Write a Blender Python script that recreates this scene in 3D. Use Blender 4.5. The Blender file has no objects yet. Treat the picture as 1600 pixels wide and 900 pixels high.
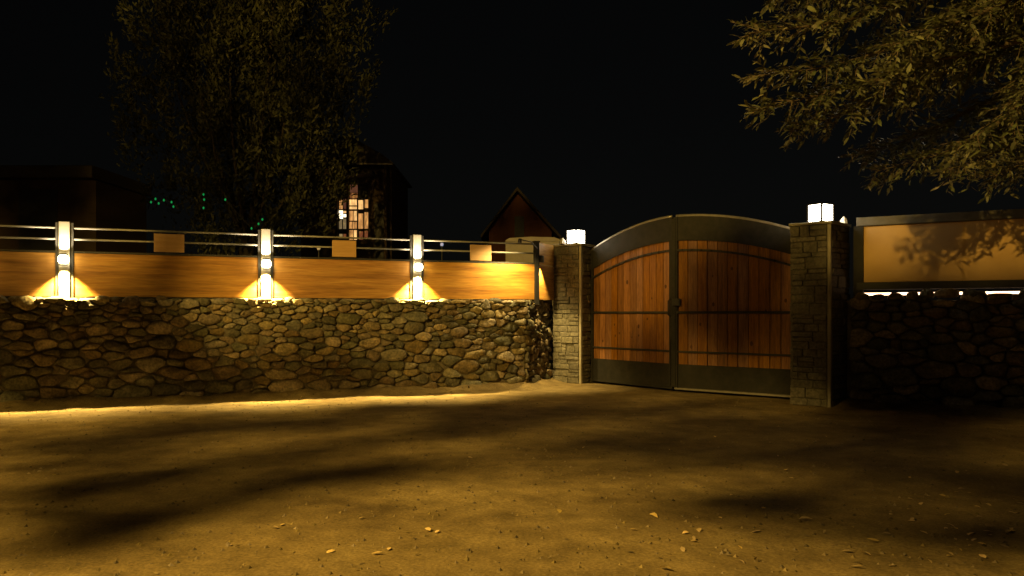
import bpy, math, random
import numpy as np
from mathutils import Vector, Matrix, Euler, noise

random.seed(7)
SC = bpy.context.scene
COL = SC.collection
V = Vector

# ------------------------------------------------------------------ camera
F = 1256.0          # focal length in pixels of the 1600 px wide photograph
HZ = 488.0          # row of the horizon
CH = 1.5            # eye height
cam_d = bpy.data.cameras.new("camera"); cam = bpy.data.objects.new("camera", cam_d); COL.objects.link(cam)
cam.location = (0, 0, CH); cam.rotation_euler = (math.pi/2, 0, 0)
cam_d.sensor_width = 36.0; cam_d.lens = 36.0*F/1600.0; cam_d.shift_y = (HZ-450.0)/1600.0
cam_d.clip_start = 0.05; cam_d.clip_end = 2000
SC.camera = cam

# ------------------------------------------------------------------ night sky, moon, exposure
w = bpy.data.worlds.new("World"); SC.world = w; w.use_nodes = True
nt = w.node_tree; bg = nt.nodes["Background"]
sky = nt.nodes.new("ShaderNodeTexSky"); sky.sky_type = 'NISHITA'; sky.sun_disc = False
sky.sun_elevation = math.radians(4); sky.sun_rotation = math.radians(200)
hs = nt.nodes.new("ShaderNodeHueSaturation"); hs.inputs['Saturation'].default_value = 0.25
nt.links.new(sky.outputs[0], hs.inputs['Color']); nt.links.new(hs.outputs[0], bg.inputs[0])
bg.inputs[1].default_value = 0.0008
sd = bpy.data.lights.new("moon", 'SUN'); sd.energy = 0.004; sd.angle = math.radians(2); sd.color = (1, 0.9, 0.75)
so = bpy.data.objects.new("moon", sd); COL.objects.link(so); so.rotation_euler = (math.radians(60), 0, math.radians(-30))
SC.view_settings.view_transform = 'Standard'; SC.view_settings.look = 'None'
SC.view_settings.exposure = 0.0; SC.view_settings.gamma = 1.0; SC.view_settings.use_curve_mapping = False
SC.cycles.use_denoising = True
SC.cycles.max_bounces = 6; SC.cycles.diffuse_bounces = 3; SC.cycles.glossy_bounces = 2
SC.cycles.sample_clamp_indirect = 4.0
LAMP = V((-7.5, 0.0, 8.2))       # assumed street lamp head

# ------------------------------------------------------------------ helpers
def ray(px, d, z=0.0): return V(((px-800.0)/F*d, d, z))
def W3(px, py, d): return V(((px-800.0)/F*d, d, CH+(HZ-py)/F*d))
def on_line(px, P, D):
    """distance along P + u*D where the sight line of column px crosses it (plan view)"""
    k = (px-800.0)/F
    return (k*P.y-P.x)/(D.x-k*D.y)

def tag(o, label=None, cat=None, group=None, kind=None):
    if label: o["label"] = label
    if cat: o["category"] = cat
    if group: o["group"] = group
    if kind: o["kind"] = kind
    return o
def empty(name, loc, label, cat, group=None):
    o = bpy.data.objects.new(name, None); o.empty_display_size = 0.2; COL.objects.link(o); o.location = loc
    return tag(o, label, cat, group)
def origin(p):
    v = V((0, 0, 0))
    while p is not None: v += V(p.location); p = p.parent
    return v
def obj(name, vf, m, parent=None, smooth=False):
    vs, fs = vf
    off = origin(parent)
    me = bpy.data.meshes.new(name)
    me.from_pydata([tuple(V(v)-off) for v in vs], [], fs)
    me.materials.append(m)
    if smooth: me.shade_smooth()
    o = bpy.data.objects.new(name, me); COL.objects.link(o); o.parent = parent
    return o
def inst(name, me, mw, parent=None):
    o = bpy.data.objects.new(name, me); COL.objects.link(o); o.parent = parent
    off = origin(parent)
    o.matrix_basis = Matrix.Translation(-off) @ mw
    return o
def join(parts):
    vs, fs = [], []
    for v, f in parts:
        b = len(vs); vs += list(v); fs += [tuple(i+b for i in q) for q in f]
    return vs, fs
Z = V((0, 0, 1))
def fbox(o, t, n, a0, a1, n0, n1, z0, z1, ch=0.0):
    """box in a frame: along t from a0..a1, along n n0..n1, up z0..z1; front (n1) edges chamfered by ch"""
    P = lambda a, b, c: o+t*a+n*b+Z*c
    if ch <= 0:
        vs = [P(a0,n0,z0),P(a1,n0,z0),P(a1,n0,z1),P(a0,n0,z1),P(a0,n1,z0),P(a1,n1,z0),P(a1,n1,z1),P(a0,n1,z1)]
        return vs, [(0,3,2,1),(4,5,6,7),(0,1,5,4),(1,2,6,5),(2,3,7,6),(3,0,4,7)]
    vs = [P(a0,n0,z0),P(a1,n0,z0),P(a1,n0,z1),P(a0,n0,z1),
          P(a0,n1-ch,z0),P(a1,n1-ch,z0),P(a1,n1-ch,z1),P(a0,n1-ch,z1),
          P(a0+ch,n1,z0+ch),P(a1-ch,n1,z0+ch),P(a1-ch,n1,z1-ch),P(a0+ch,n1,z1-ch)]
    fs = [(0,3,2,1),(8,9,10,11)]
    for i in range(4):
        j = (i+1) % 4
        fs += [(i,j,j+4,i+4),(i+4,j+4,j+8,i+8)]
    return vs, fs
def prism(o, t, n, poly, n0, n1):
    """polygon of (a,z) extruded along n"""
    k = len(poly)
    vs = [o+t*a+n*n0+Z*z for a, z in poly]+[o+t*a+n*n1+Z*z for a, z in poly]
    fs = [tuple(range(k-1,-1,-1)), tuple(range(k,2*k))]+[(i,(i+1)%k,(i+1)%k+k,i+k) for i in range(k)]
    return vs, fs
def strip(o, t, n, lo, hi, n0, n1):
    """curved band between two equally long lists of (a,z)"""
    vs, fs = [], []
    k = len(lo)
    for nn in (n0, n1):
        vs += [o+t*a+n*nn+Z*z for a, z in lo]+[o+t*a+n*nn+Z*z for a, z in hi]
    for i in range(k-1):
        fs += [(i,i+k,i+1+k,i+1), (2*k+i,2*k+i+1,3*k+i+1,3*k+i), (i,i+1,2*k+i+1,2*k+i), (k+i,3*k+i,3*k+i+1,k+i+1)]
    fs += [(0,2*k,3*k,k),(k-1,2*k-1,4*k-1,3*k-1)]
    return vs, fs
def tube(pts, rads, seg=8, caps=True):
    pts = [V(p) for p in pts]
    if not hasattr(rads, '__len__'): rads = [rads]*len(pts)
    vs, fs = [], []
    for i, p in enumerate(pts):
        d = (pts[min(i+1,len(pts)-1)]-pts[max(i-1,0)]).normalized()
        a = d.cross(V((0.31,0.17,0.93)))
        if a.length < 1e-3: a = d.cross(V((1,0,0)))
        a.normalize(); b = d.cross(a)
        for k in range(seg):
            th = 2*math.pi*k/seg
            vs.append(p+(a*math.cos(th)+b*math.sin(th))*rads[i])
    for i in range(len(pts)-1):
        for k in range(seg):
            fs.append((i*seg+k, i*seg+(k+1)%seg, (i+1)*seg+(k+1)%seg, (i+1)*seg+k))
    if caps:
        fs.append(tuple(range(seg-1,-1,-1))); m = (len(pts)-1)*seg; fs.append(tuple(range(m,m+seg)))
    return vs, fs
def lathe(c, prof, seg=20):
    """profile of (r,z) turned round the vertical through c"""
    vs, fs = [], []
    for r, z in prof:
        for k in range(seg):
            th = 2*math.pi*k/seg; vs.append(c+V((r*math.cos(th), r*math.sin(th), z)))
    for i in range(len(prof)-1):
        for k in range(seg):
            fs.append((i*seg+k, i*seg+(k+1)%seg, (i+1)*seg+(k+1)%seg, (i+1)*seg+k))
    fs.append(tuple(range(seg-1,-1,-1))); m = (len(prof)-1)*seg; fs.append(tuple(range(m,m+seg)))
    return vs, fs

# ------------------------------------------------------------------ materials
def mat(name, cols, rough=0.8, scale=4.0, stretch=(1,1,1), bump=0.3, bscale=30.0, rnd=0.0, metal=0.0, island=False, transl=0.0, bdist=0.01, spec=0.3, pal=None, fine=0.0):
    m = bpy.data.materials.new(name); m.use_nodes = True
    n, l = m.node_tree.nodes, m.node_tree.links
    b = n["Principled BSDF"]; b.inputs['Roughness'].default_value = rough; b.inputs['Metallic'].default_value = metal
    b.inputs['Specular IOR Level'].default_value = spec
    tc = n.new("ShaderNodeTexCoord"); mp = n.new("ShaderNodeMapping"); mp.inputs['Scale'].default_value = stretch
    l.new(tc.outputs['Object'], mp.inputs[0])
    oi = n.new("ShaderNodeObjectInfo")
    add = n.new("ShaderNodeVectorMath"); add.operation = 'MULTIPLY_ADD'
    l.new(oi.outputs['Random'], add.inputs[0]); add.inputs[1].default_value = (17, 31, 23); l.new(mp.outputs[0], add.inputs[2])
    nz = n.new("ShaderNodeTexNoise"); nz.inputs['Scale'].default_value = scale; nz.inputs['Detail'].default_value = 6; nz.inputs['Roughness'].default_value = 0.62
    l.new(add.outputs[0], nz.inputs['Vector'])
    rp = n.new("ShaderNodeValToRGB")
    els = rp.color_ramp.elements
    for i, c in enumerate(cols):
        pos = 0.3+0.4*i/max(1, len(cols)-1)
        e = els[i] if i < 2 else els.new(pos)
        e.position = pos; e.color = (*c, 1)
    l.new(nz.outputs['Fac'], rp.inputs[0])
    src = rp.outputs[0]
    if pal:
        pr = n.new("ShaderNodeValToRGB"); pr.color_ramp.interpolation = 'CONSTANT'
        for i, c in enumerate(pal):
            e = pr.color_ramp.elements[i] if i < 2 else pr.color_ramp.elements.new(i/len(pal))
            e.position = i/len(pal); e.color = (*c, 1)
        if island: g2 = n.new("ShaderNodeNewGeometry"); ps_ = g2.outputs['Random Per Island']
        else: ps_ = oi.outputs['Random']
        l.new(ps_, pr.inputs[0])
        vm = n.new("ShaderNodeVectorMath"); vm.operation = 'MULTIPLY'; l.new(src, vm.inputs[0]); l.new(pr.outputs[0], vm.inputs[1]); src = vm.outputs[0]
    if fine > 0:
        mf = n.new("ShaderNodeMapping"); mf.inputs['Scale'].default_value = (3, 3, 3); l.new(add.outputs[0], mf.inputs[0])
        nf = n.new("ShaderNodeTexNoise"); nf.inputs['Scale'].default_value = scale*1.6; nf.inputs['Detail'].default_value = 4; l.new(mf.outputs[0], nf.inputs['Vector'])
        rf_ = n.new("ShaderNodeMapRange"); rf_.inputs['From Min'].default_value = .3; rf_.inputs['From Max'].default_value = .7; rf_.inputs['To Min'].default_value = 1-fine; rf_.inputs['To Max'].default_value = 1+fine*.6
        l.new(nf.outputs['Fac'], rf_.inputs['Value'])
        vs_ = n.new("ShaderNodeVectorMath"); vs_.operation = 'SCALE'; l.new(src, vs_.inputs[0]); l.new(rf_.outputs[0], vs_.inputs['Scale']); src = vs_.outputs[0]
    if rnd > 0:
        hv = n.new("ShaderNodeHueSaturation")
        if island:
            ge = n.new("ShaderNodeNewGeometry"); rsrc = ge.outputs['Random Per Island']
        else: rsrc = oi.outputs['Random']
        mr = n.new("ShaderNodeMapRange"); mr.inputs['To Min'].default_value = 1-rnd; mr.inputs['To Max'].default_value = 1+rnd
        l.new(rsrc, mr.inputs['Value']); l.new(mr.outputs[0], hv.inputs['Value'])
        m2 = n.new("ShaderNodeMath"); m2.operation = 'MULTIPLY'; m2.inputs[1].default_value = 7.31
        m3 = n.new("ShaderNodeMath"); m3.operation = 'FRACT'
        m4 = n.new("ShaderNodeMapRange"); m4.inputs['To Min'].default_value = 0.5-.03*rnd; m4.inputs['To Max'].default_value = 0.5+.03*rnd
        l.new(rsrc, m2.inputs[0]); l.new(m2.outputs[0], m3.inputs[0]); l.new(m3.outputs[0], m4.inputs['Value']); l.new(m4.outputs[0], hv.inputs['Hue'])
        m5 = n.new("ShaderNodeMapRange"); m5.inputs['To Min'].default_value = 1-.7*rnd; m5.inputs['To Max'].default_value = 1+.6*rnd
        l.new(m3.outputs[0], m5.inputs['Value']); l.new(m5.outputs[0], hv.inputs['Saturation'])
        l.new(src, hv.inputs['Color']); src = hv.outputs[0]
    l.new(src, b.inputs['Base Color'])
    if bump > 0:
        nb = n.new("ShaderNodeTexNoise"); nb.inputs['Scale'].default_value = bscale; nb.inputs['Detail'].default_value = 5
        l.new(add.outputs[0], nb.inputs['Vector'])
        bp = n.new("ShaderNodeBump"); bp.inputs['Strength'].default_value = bump; bp.inputs['Distance'].default_value = bdist
        l.new(nb.outputs['Fac'], bp.inputs['Height']); l.new(bp.outputs[0], b.inputs['Normal'])
    if transl > 0:
        tr = n.new("ShaderNodeBsdfTranslucent"); mx = n.new("ShaderNodeMixShader"); mx.inputs[0].default_value = transl
        l.new(src, tr.inputs[0]); l.new(b.outputs[0], mx.inputs[1]); l.new(tr.outputs[0], mx.inputs[2])
        l.new(mx.outputs[0], n["Material Output"].inputs[0])
    return m
def glow(name, col, s, noise_amt=0.0):
    m = bpy.data.materials.new(name); m.use_nodes = True
    b = m.node_tree.nodes["Principled BSDF"]
    b.inputs['Base Color'].default_value = (0.6, 0.55, 0.45, 1)
    b.inputs['Emission Color'].default_value = (*col, 1); b.inputs['Emission Strength'].default_value = s
    if noise_amt > 0:                                     # curtain folds and furniture behind the glass
        n, l = m.node_tree.nodes, m.node_tree.links
        tc = n.new("ShaderNodeTexCoord"); mp = n.new("ShaderNodeMapping"); mp.inputs['Scale'].default_value = (9, 1, 2.2); l.new(tc.outputs['Object'], mp.inputs[0])
        nz = n.new("ShaderNodeTexNoise"); nz.inputs['Scale'].default_value = 2.0; nz.inputs['Detail'].default_value = 3; l.new(mp.outputs[0], nz.inputs['Vector'])
        mr = n.new("ShaderNodeMapRange"); mr.inputs['From Min'].default_value = .3; mr.inputs['From Max'].default_value = .7; mr.inputs['To Min'].default_value = s*(1-noise_amt); mr.inputs['To Max'].default_value = s*(1+noise_amt)
        l.new(nz.outputs['Fac'], mr.inputs['Value']); l.new(mr.outputs[0], b.inputs['Emission Strength'])
    return m

M_STONE = mat("river_stone", [(.085,.078,.055),(.155,.138,.098),(.235,.20,.14)], .9, 5.5, rnd=.3, bump=.9, bscale=18, bdist=.025, fine=.45, pal=[(1,1,.95),(1.35,1.2,1.0),(.65,.68,.62),(1.1,.95,.75),(.85,.9,.85),(1.6,1.45,1.25),(.75,.62,.48),(1.0,1.0,1.0)])
M_STONEI = mat("river_stone_small", [(.085,.078,.055),(.155,.138,.098),(.235,.20,.14)], .9, 5.5, rnd=.3, bump=.9, bscale=18, bdist=.025, fine=.45, pal=[(1,1,.95),(1.35,1.2,1.0),(.65,.68,.62),(1.1,.95,.75),(.85,.9,.85),(1.6,1.45,1.25),(.75,.62,.48),(1.0,1.0,1.0)], island=True)
M_CORE = mat("wall_core", [(.085,.074,.054),(.14,.122,.09)], .95, 6)
M_SLAB = mat("pillar_slab", [(.10,.092,.072),(.15,.137,.106),(.19,.172,.132)], .85, 5, rnd=.15, fine=.4, bump=.6, bscale=26, bdist=.015)
M_MORTAR = mat("mortar", [(.095,.088,.07),(.14,.13,.105)], .95, 9)
M_CONC = mat("concrete", [(.27,.25,.20),(.36,.33,.265)], .9, 8, bump=.3, bscale=60)
M_BOARD = mat("gate_board", [(.135,.052,.009),(.225,.093,.016),(.31,.138,.028)], .6, 2.2, (9,9,.7), rnd=.26, fine=.35, bump=.25, bscale=9, spec=.35)
M_KNOT = mat("wood_knot", [(.06,.025,.01),(.10,.04,.015)], .7, 20)
M_PANEL = mat("fence_wood", [(.22,.095,.017),(.37,.185,.034),(.48,.265,.056)], .55, 1.3, (.6,.6,9), rnd=.08, fine=.25, bump=.22, bscale=7, spec=.35)
M_PLATE = mat("plate_wood", [(.34,.20,.08),(.46,.29,.13)], .6, 2.0, (1,1,7), rnd=.1, bump=.1)
M_RPANEL = mat("plaster_panel", [(.42,.265,.10),(.50,.33,.135)], .75, 1.6, bump=.1, bscale=50)
M_STEEL = mat("dark_steel", [(.018,.018,.016),(.032,.030,.027)], .75, 7, bump=.08, bscale=70, spec=.18)
M_RIM = mat("worn_steel", [(.20,.19,.17),(.30,.28,.25)], .4, 10, bump=.1, metal=.4)
M_BLACK = mat("black_metal", [(.02,.02,.02),(.032,.031,.03)], .55, 8, bump=.05)
M_GREYP = mat("painted_post", [(.24,.23,.205),(.30,.29,.26)], .6, 8, bump=.05)
M_WHITE = mat("pale_stone", [(.55,.52,.46),(.68,.65,.58)], .7, 9, bump=.3)
M_RAIL = mat("rail_metal", [(.17,.165,.155),(.23,.225,.21)], .5, 10, bump=.05, metal=.2)
M_BARK = mat("bark", [(.10,.075,.05),(.17,.13,.09)], .9, 6, (1,1,.3), bump=.6, bscale=18, bdist=.02)
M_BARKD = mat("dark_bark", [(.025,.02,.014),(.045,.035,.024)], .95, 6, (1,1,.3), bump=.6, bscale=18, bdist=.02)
M_LEAF = mat("leaf", [(.08,.095,.05),(.145,.155,.085),(.24,.225,.125)], .55, 1.2, rnd=.45, island=True, bump=0, transl=.3, spec=.4)
M_LEAFO = mat("leaf_single", [(.11,.11,.07),(.19,.175,.11),(.30,.25,.16)], .55, 1.2, rnd=.45, bump=0, transl=.3, spec=.4)
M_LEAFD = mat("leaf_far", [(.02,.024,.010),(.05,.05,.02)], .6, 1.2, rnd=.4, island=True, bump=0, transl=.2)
M_FALL = mat("fallen_leaf", [(.50,.34,.14),(.72,.55,.28)], .7, 6, rnd=.35, bump=0)
M_LITTER = mat("litter", [(.10,.075,.04),(.22,.17,.10)], .8, 3, rnd=.5, island=True, bump=0)
M_HOUSE = mat("house_timber", [(.045,.03,.018),(.07,.045,.028)], .8, 3, (1,1,6), bump=.2)
M_GABLE = mat("gable_timber", [(.075,.026,.013),(.10,.035,.018)], .8, 3, (5,5,1), bump=.2)
M_PALE = mat("pale_plaster", [(.38,.34,.27),(.46,.42,.34)], .85, 3, bump=.15)
M_ROOF = mat("roof_sheet", [(.035,.028,.022),(.06,.048,.038)], .7, 5, bump=.2)
M_LANT = glow("lantern_glass", (1.0, .86, .62), 26.0)
M_GLOBE = glow("globe_glass", (1.0, .80, .42), 22.0)
M_LED = glow("led_strip", (1.0, .62, .36), 5.0)
M_STREET = glow("street_lens", (1.0, .70, .25), 12.0)  # lens of the assumed street lamp
M_GREEN = glow("green_bulb", (.02, 1.0, .22), .22)
M_GREEN.node_tree.nodes['Principled BSDF'].inputs['Base Color'].default_value = (.0, .05, .015, 1)
M_BLUE = glow("cool_bulb", (.45, .6, 1.0), .35)
M_WIN = [glow("pane_cream", (1,.55,.19), 1.0, .5), glow("pane_amber", (1,.45,.13), .55, .6), glow("pane_rust", (.9,.25,.09), .16, .6),
         glow("pane_pink", (.9,.30,.16), .10, .4), glow("pane_white", (1,.82,.5), 2.6), glow("pane_grey", (.75,.52,.24), .22, .4)]

def ground_mat():
    m = mat("packed_dirt", [(.13,.094,.046),(.225,.168,.08),(.335,.258,.125)], .92, .8, bump=.7, bscale=7, bdist=.03, spec=.15, fine=.28)
    n, l = m.node_tree.nodes, m.node_tree.links
    b = n["Principled BSDF"]; src = b.inputs['Base Color'].links[0].from_socket
    tc = n.new("ShaderNodeTexCoord")
    n1 = n.new("ShaderNodeTexNoise"); n1.inputs['Scale'].default_value = 45; n1.inputs['Detail'].default_value = 8; n1.inputs['Roughness'].default_value = .7
    l.new(tc.outputs['Object'], n1.inputs['Vector'])
    r1 = n.new("ShaderNodeMapRange"); r1.inputs['From Min'].default_value = .32; r1.inputs['From Max'].default_value = .68; r1.inputs['To Min'].default_value = .55; r1.inputs['To Max'].default_value = 1.3
    l.new(n1.outputs['Fac'], r1.inputs['Value'])
    n2 = n.new("ShaderNodeTexVoronoi"); n2.inputs['Scale'].default_value = 28; l.new(tc.outputs['Object'], n2.inputs['Vector'])
    r2 = n.new("ShaderNodeMapRange"); r2.inputs['From Min'].default_value = .03; r2.inputs['From Max'].default_value = .12; r2.inputs['To Min'].default_value = .45; r2.inputs['To Max'].default_value = 1
    l.new(n2.outputs['Distance'], r2.inputs['Value'])
    mu = n.new("ShaderNodeMath"); mu.operation = 'MULTIPLY'; l.new(r1.outputs[0], mu.inputs[0]); l.new(r2.outputs[0], mu.inputs[1])
    mx = n.new("ShaderNodeVectorMath"); mx.operation = 'SCALE'; l.new(src, mx.inputs[0]); l.new(mu.outputs[0], mx.inputs['Scale'])
    l.new(mx.outputs[0], b.inputs['Base Color'])
    return m
M_GROUND = ground_mat()
M_SOIL = mat("garden_soil", [(.05,.05,.025),(.09,.085,.04)], .95, 2, bump=.4)

# ------------------------------------------------------------------ plan of the place
WA0 = ray(0, 12.6); WC = ray(822, 15.95); WE = ray(862, 17.4)           # front foot of the left stone wall, its corner, its end
TA = (WC-WA0).normalized(); NA = V((TA.y, -TA.x, 0))
TB = (WE-WC).normalized(); NB = V((TB.y, -TB.x, 0))
EXT = 3.6
WTOP = 1.72
RW0 = V((5.50, 12.96, 0)); RW1 = V((7.52, 11.80, 0))                     # right wall
TR = (RW1-RW0).normalized(); NR = V((TR.y, -TR.x, 0))
Q2 = ray(908, 16.8); QT = V((math.cos(math.radians(35)), -math.sin(math.radians(35)), 0)); QN = V((QT.y, -QT.x, 0))
R2 = ray(1298, 12.65); RT = V((math.cos(math.radians(43)), -math.sin(math.radians(43)), 0)); RN = V((RT.y, -RT.x, 0))
GA = V((1.70, 17.13, 0)); GM = V((3.06, 15.2, 0)); GB = V((4.98, 13.56, 0))
PTOP = 2.90

# ------------------------------------------------------------------ ground
def wall_dist(x, y):
    best = 9
    for a, b in ((WA0-TA*EXT, WC), (WC, WE), (RW0, RW0+TR*6)):
        d = b-a; t = max(0, min(1, ((x-a.x)*d.x+(y-a.y)*d.y)/(d.x*d.x+d.y*d.y)))
        best = min(best, math.hypot(x-a.x-d.x*t, y-a.y-d.y*t))
    return best
def axis(lo, hi, st, far):
    c = list(np.arange(lo, hi+1e-6, st)); k = st; a, b = lo, hi; L, R = [], []
    while a > -far: k *= 1.6; a -= k; L.append(a); b += k; R.append(b)
    return L[::-1]+c+R
xs, ys = axis(-13, 12, .16, 420), axis(-3, 19, .16, 420)
gv, gf = [], []
for y in ys:
    for x in xs:
        z = 0.0
        if -16 < x < 15 and -6 < y < 22:
            z = .016*noise.noise(V((x*.7, y*.7, 0)))+.008*noise.noise(V((x*2.3, y*2.3, 5)))
            wd = wall_dist(x, y)
            if wd < .55: z += .13*(1-wd/.55)**2*(1+.7*noise.noise(V((x*2.2, y*2.2, 9))))
        gv.append((x, y, z))
nx = len(xs)
for j in range(len(ys)-1):
    for i in range(nx-1):
        a = j*nx+i; gf.append((a, a+1, a+nx+1, a+nx))
g = obj("ground", (gv, gf), M_GROUND, None, True); g["kind"] = "structure"
# raised garden behind the left wall
back = 90
tp = [WA0-TA*40-NA*.3, WC-NA*.3-TA*.05, WE-NB*.3, V((1.0, 19, 0)), V((6, 36, 0)), V((30, back, 0)), V((-60, back, 0))]
tv = [p+Z*1.55 for p in tp]+[p+Z*(-.1) for p in tp]; k = len(tp)
o = obj("garden_terrace", (tv, [tuple(range(k))]+[(i, i+k, (i+1)%k+k, (i+1)%k) for i in range(k)]), M_SOIL); o["kind"] = "structure"

# ------------------------------------------------------------------ stone walls
def clip(poly, a, b, c):
    out = []
    for i in range(len(poly)):
        p, q = poly[i], poly[(i+1) % len(poly)]
        dp, dq = a*p[0]+b*p[1]-c, a*q[0]+b*q[1]-c
        if dp <= 0: out.append(p)
        if (dp < 0 < dq) or (dq < 0 < dp):
            s = dp/(dp-dq); out.append((p[0]+(q[0]-p[0])*s, p[1]+(q[1]-p[1])*s))
    return out
def cells(u0, u1, H, rng, rmin, rmax, asp=1.55):
    """size-weighted cells of a dry stone face, wider than tall, larger towards the foot"""
    S = []
    fails = 0
    while fails < 500:
        u, v = rng.uniform(u0, u1), rng.uniform(0, H*asp)
        k = v/(H*asp)
        r = rng.uniform(rmin, rmax)*(1.3-.65*k)*rng.choice((1, 1, 1, 1.25, .6))
        if all((u-a)**2+(v-b)**2 > (.86*(r+q))**2 for a, b, q in S):
            S.append((u, v, r)); fails = 0
        else: fails += 1
    out = []
    for i, (u, v, r) in enumerate(S):
        poly = [(u0, 0), (u1, 0), (u1, H*asp), (u0, H*asp)]
        for j, (a, b, q) in enumerate(S):
            if i == j or (a-u)**2+(b-v)**2 > 1.2: continue
            nx_, ny_ = a-u, b-v
            c = (a*a+b*b-q*q-u*u-v*v+r*r)/2
            poly = clip(poly, nx_, ny_, c)
            if len(poly) < 3: break
        if len(poly) >= 3: out.append(([(p[0]+.02*noise.noise(V((p[0]*6, p[1]*6, 3.3))), p[1]/asp+.02*noise.noise(V((p[0]*6, p[1]*6, 8.1)))) for p in poly], k))
    return out
def resample(poly, n):
    P = [V((a, b)) for a, b in poly]
    for _ in range(1):
        Q = []
        for i in range(len(P)):
            a, b = P[i], P[(i+1) % len(P)]; Q += [a.lerp(b, .2), a.lerp(b, .8)]
        P = Q
    L = [(P[(i+1) % len(P)]-P[i]).length for i in range(len(P))]; T = sum(L); out = []
    i, acc = 0, 0.0
    for k in range(n):
        tgt = T*k/n
        while acc+L[i] < tgt: acc += L[i]; i += 1
        out.append(P[i].lerp(P[(i+1) % len(P)], (tgt-acc)/max(L[i], 1e-6)))
    return out
def stone_vf(poly, o, t, n, rng, H, rough_top=True):
    area = abs(sum(poly[i][0]*poly[(i+1)%len(poly)][1]-poly[(i+1)%len(poly)][0]*poly[i][1] for i in range(len(poly))))/2
    r = math.sqrt(area/math.pi)
    N = 16
    P = [q+V((.034*noise.noise(V((q.x*4.5, q.y*6, 1.7)))+.014*noise.noise(V((q.x*14, q.y*17, 4.2))), .026*noise.noise(V((q.x*4.5, q.y*6, 6.6)))+.013*noise.noise(V((q.x*14, q.y*17, 2.9))))) for q in resample(poly, N)]; c = sum(P, V((0, 0)))/N
    gap = max(.88, 1-.005/r)
    tx, ty = rng.uniform(-.3, .3), rng.uniform(-.38, .3)
    bul = min(.06, r*rng.uniform(.18, .38)); base = rng.uniform(-.03, .03)
    sd_ = rng.uniform(0, 99); topj = rng.uniform(-.05, .05)
    fl = rng.uniform(.5, .78)
    rings = [(gap*.97, -.14), (gap, base-.012), (gap*.93, base+bul*rng.uniform(.5, .75)), (gap*fl, base+bul*.97)]
    vs = []
    for s, dep in rings:
        for p in P:
            q = c+(p-c)*s
            jit = noise.noise(V((q.x*7, q.y*7, sd_)))+.6*noise.noise(V((q.x*19, q.y*19, sd_)))
            q = c+(q-c)*(1+.05*jit)
            zz = q.y
            if rough_top and p.y > H-.03: zz += topj
            dd = dep+(tx*(q.x-c.x)+ty*(q.y-c.y)+.032*noise.noise(V((q.x*12, q.y*12, sd_+7))) if dep > -.1 else 0)
            vs.append(o+t*q.x+n*dd+Z*zz)
    vs.append(o+t*c.x+n*(base+bul)+Z*c.y)
    fs = []
    for k in range(len(rings)-1):
        for i in range(N):
            fs.append((k*N+i, k*N+(i+1)%N, (k+1)*N+(i+1)%N, (k+1)*N+i))
    m = (len(rings)-1)*N
    fs += [(m+i, m+(i+1)%N, len(vs)-1) for i in range(N)]
    return vs, fs
def rock_vf(c, a, b, h, rng, rot):
    """loose lumpy stone lying on a wall top"""
    vs, fs = [], []; s = rng.uniform(0, 99)
    for i, (k, zz) in enumerate(((.75, 0), (1, .3), (.85, .75), (.4, 1.0))):
        for j in range(8):
            th = 2*math.pi*j/8
            p = V((math.cos(th)*a*k, math.sin(th)*b*k, zz*h)); p *= 1+.28*noise.noise(p*9+V((s, s, 0)))
            vs.append(c+V((p.x*math.cos(rot)-p.y*math.sin(rot), p.x*math.sin(rot)+p.y*math.cos(rot), p.z)))
    for i in range(3):
        for j in range(8): fs.append((i*8+j, i*8+(j+1)%8, i*8+8+(j+1)%8, i*8+8+j))
    fs += [tuple(range(7, -1, -1)), tuple(range(24, 32))]
    return vs, fs

FP = WA0-NA*.30                                           # fence line, panel front face
post_u = [on_line(px, FP, TA) for px in (101, 415, 651)]
corner_u = on_line(838, FP, TA)
LWLEN = (WC-WA0).length
rng = random.Random(3)
wall = empty("stone_wall", WA0.lerp(WC, .5), "long rubble stone wall below the wood panels, left of the gate", "wall")
obj("wall_core", join([fbox(WA0, TA, NA, -EXT, LWLEN-.04, -.60, -.035, -.1, WTOP-.05), fbox(WC, TB, NB, -.02, (WE-WC).length+.1, -.5, -.035, -.1, WTOP-.051)]), M_CORE, wall)
bays = [LWLEN]
nst = 0
face = []
parea = lambda P: abs(sum(P[i][0]*P[(i+1)%len(P)][1]-P[(i+1)%len(P)][0]*P[i][1] for i in range(len(P))))/2
ex = []
edges = [-EXT]+bays
for a, b in zip(edges[:-1], edges[1:]):
    for poly, k in cells(a, b, WTOP, rng, .105, .24, 2.0):
        vf = stone_vf(poly, WA0, TA, NA, rng, WTOP)
        if max(p[0] for p in poly) < -.35: ex.append(vf)
        else: face.append((parea(poly), vf)); nst += 1
for poly, k in cells(0, (WE-WC).length, WTOP, rng, .11, .22, 2.0):
    face.append((parea(poly)*.6, stone_vf(poly, WC, TB, NB, rng, WTOP))); nst += 1
face.sort(key=lambda q: -q[0])
for q in face[:300]: obj("stone", q[1], M_STONE, wall, True)
if len(face) > 300:
    o = obj("small_stones", join([q[1] for q in face[300:]]), M_STONEI, wall, True); o["kind"] = "stuff"
o = obj("stones_beyond", join(ex), M_STONEI, wall, True); o["kind"] = "stuff"
u = -.5
ntop = 0
while u < LWLEN-.1:
    a = rng.uniform(.09, .17)
    near = min(abs(u-p) for p in post_u)
    h = rng.uniform(.05, .11)
    obj("cap_stone", rock_vf(WA0+TA*(u+a)+NA*rng.uniform(-.14, -.02)+Z*(WTOP-.05), a*1.1, rng.uniform(.08, .12), h, rng, math.atan2(TA.y, TA.x)+rng.uniform(-.3, .3)), M_STONE, wall, True)
    u += a*1.9; ntop += 1
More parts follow.
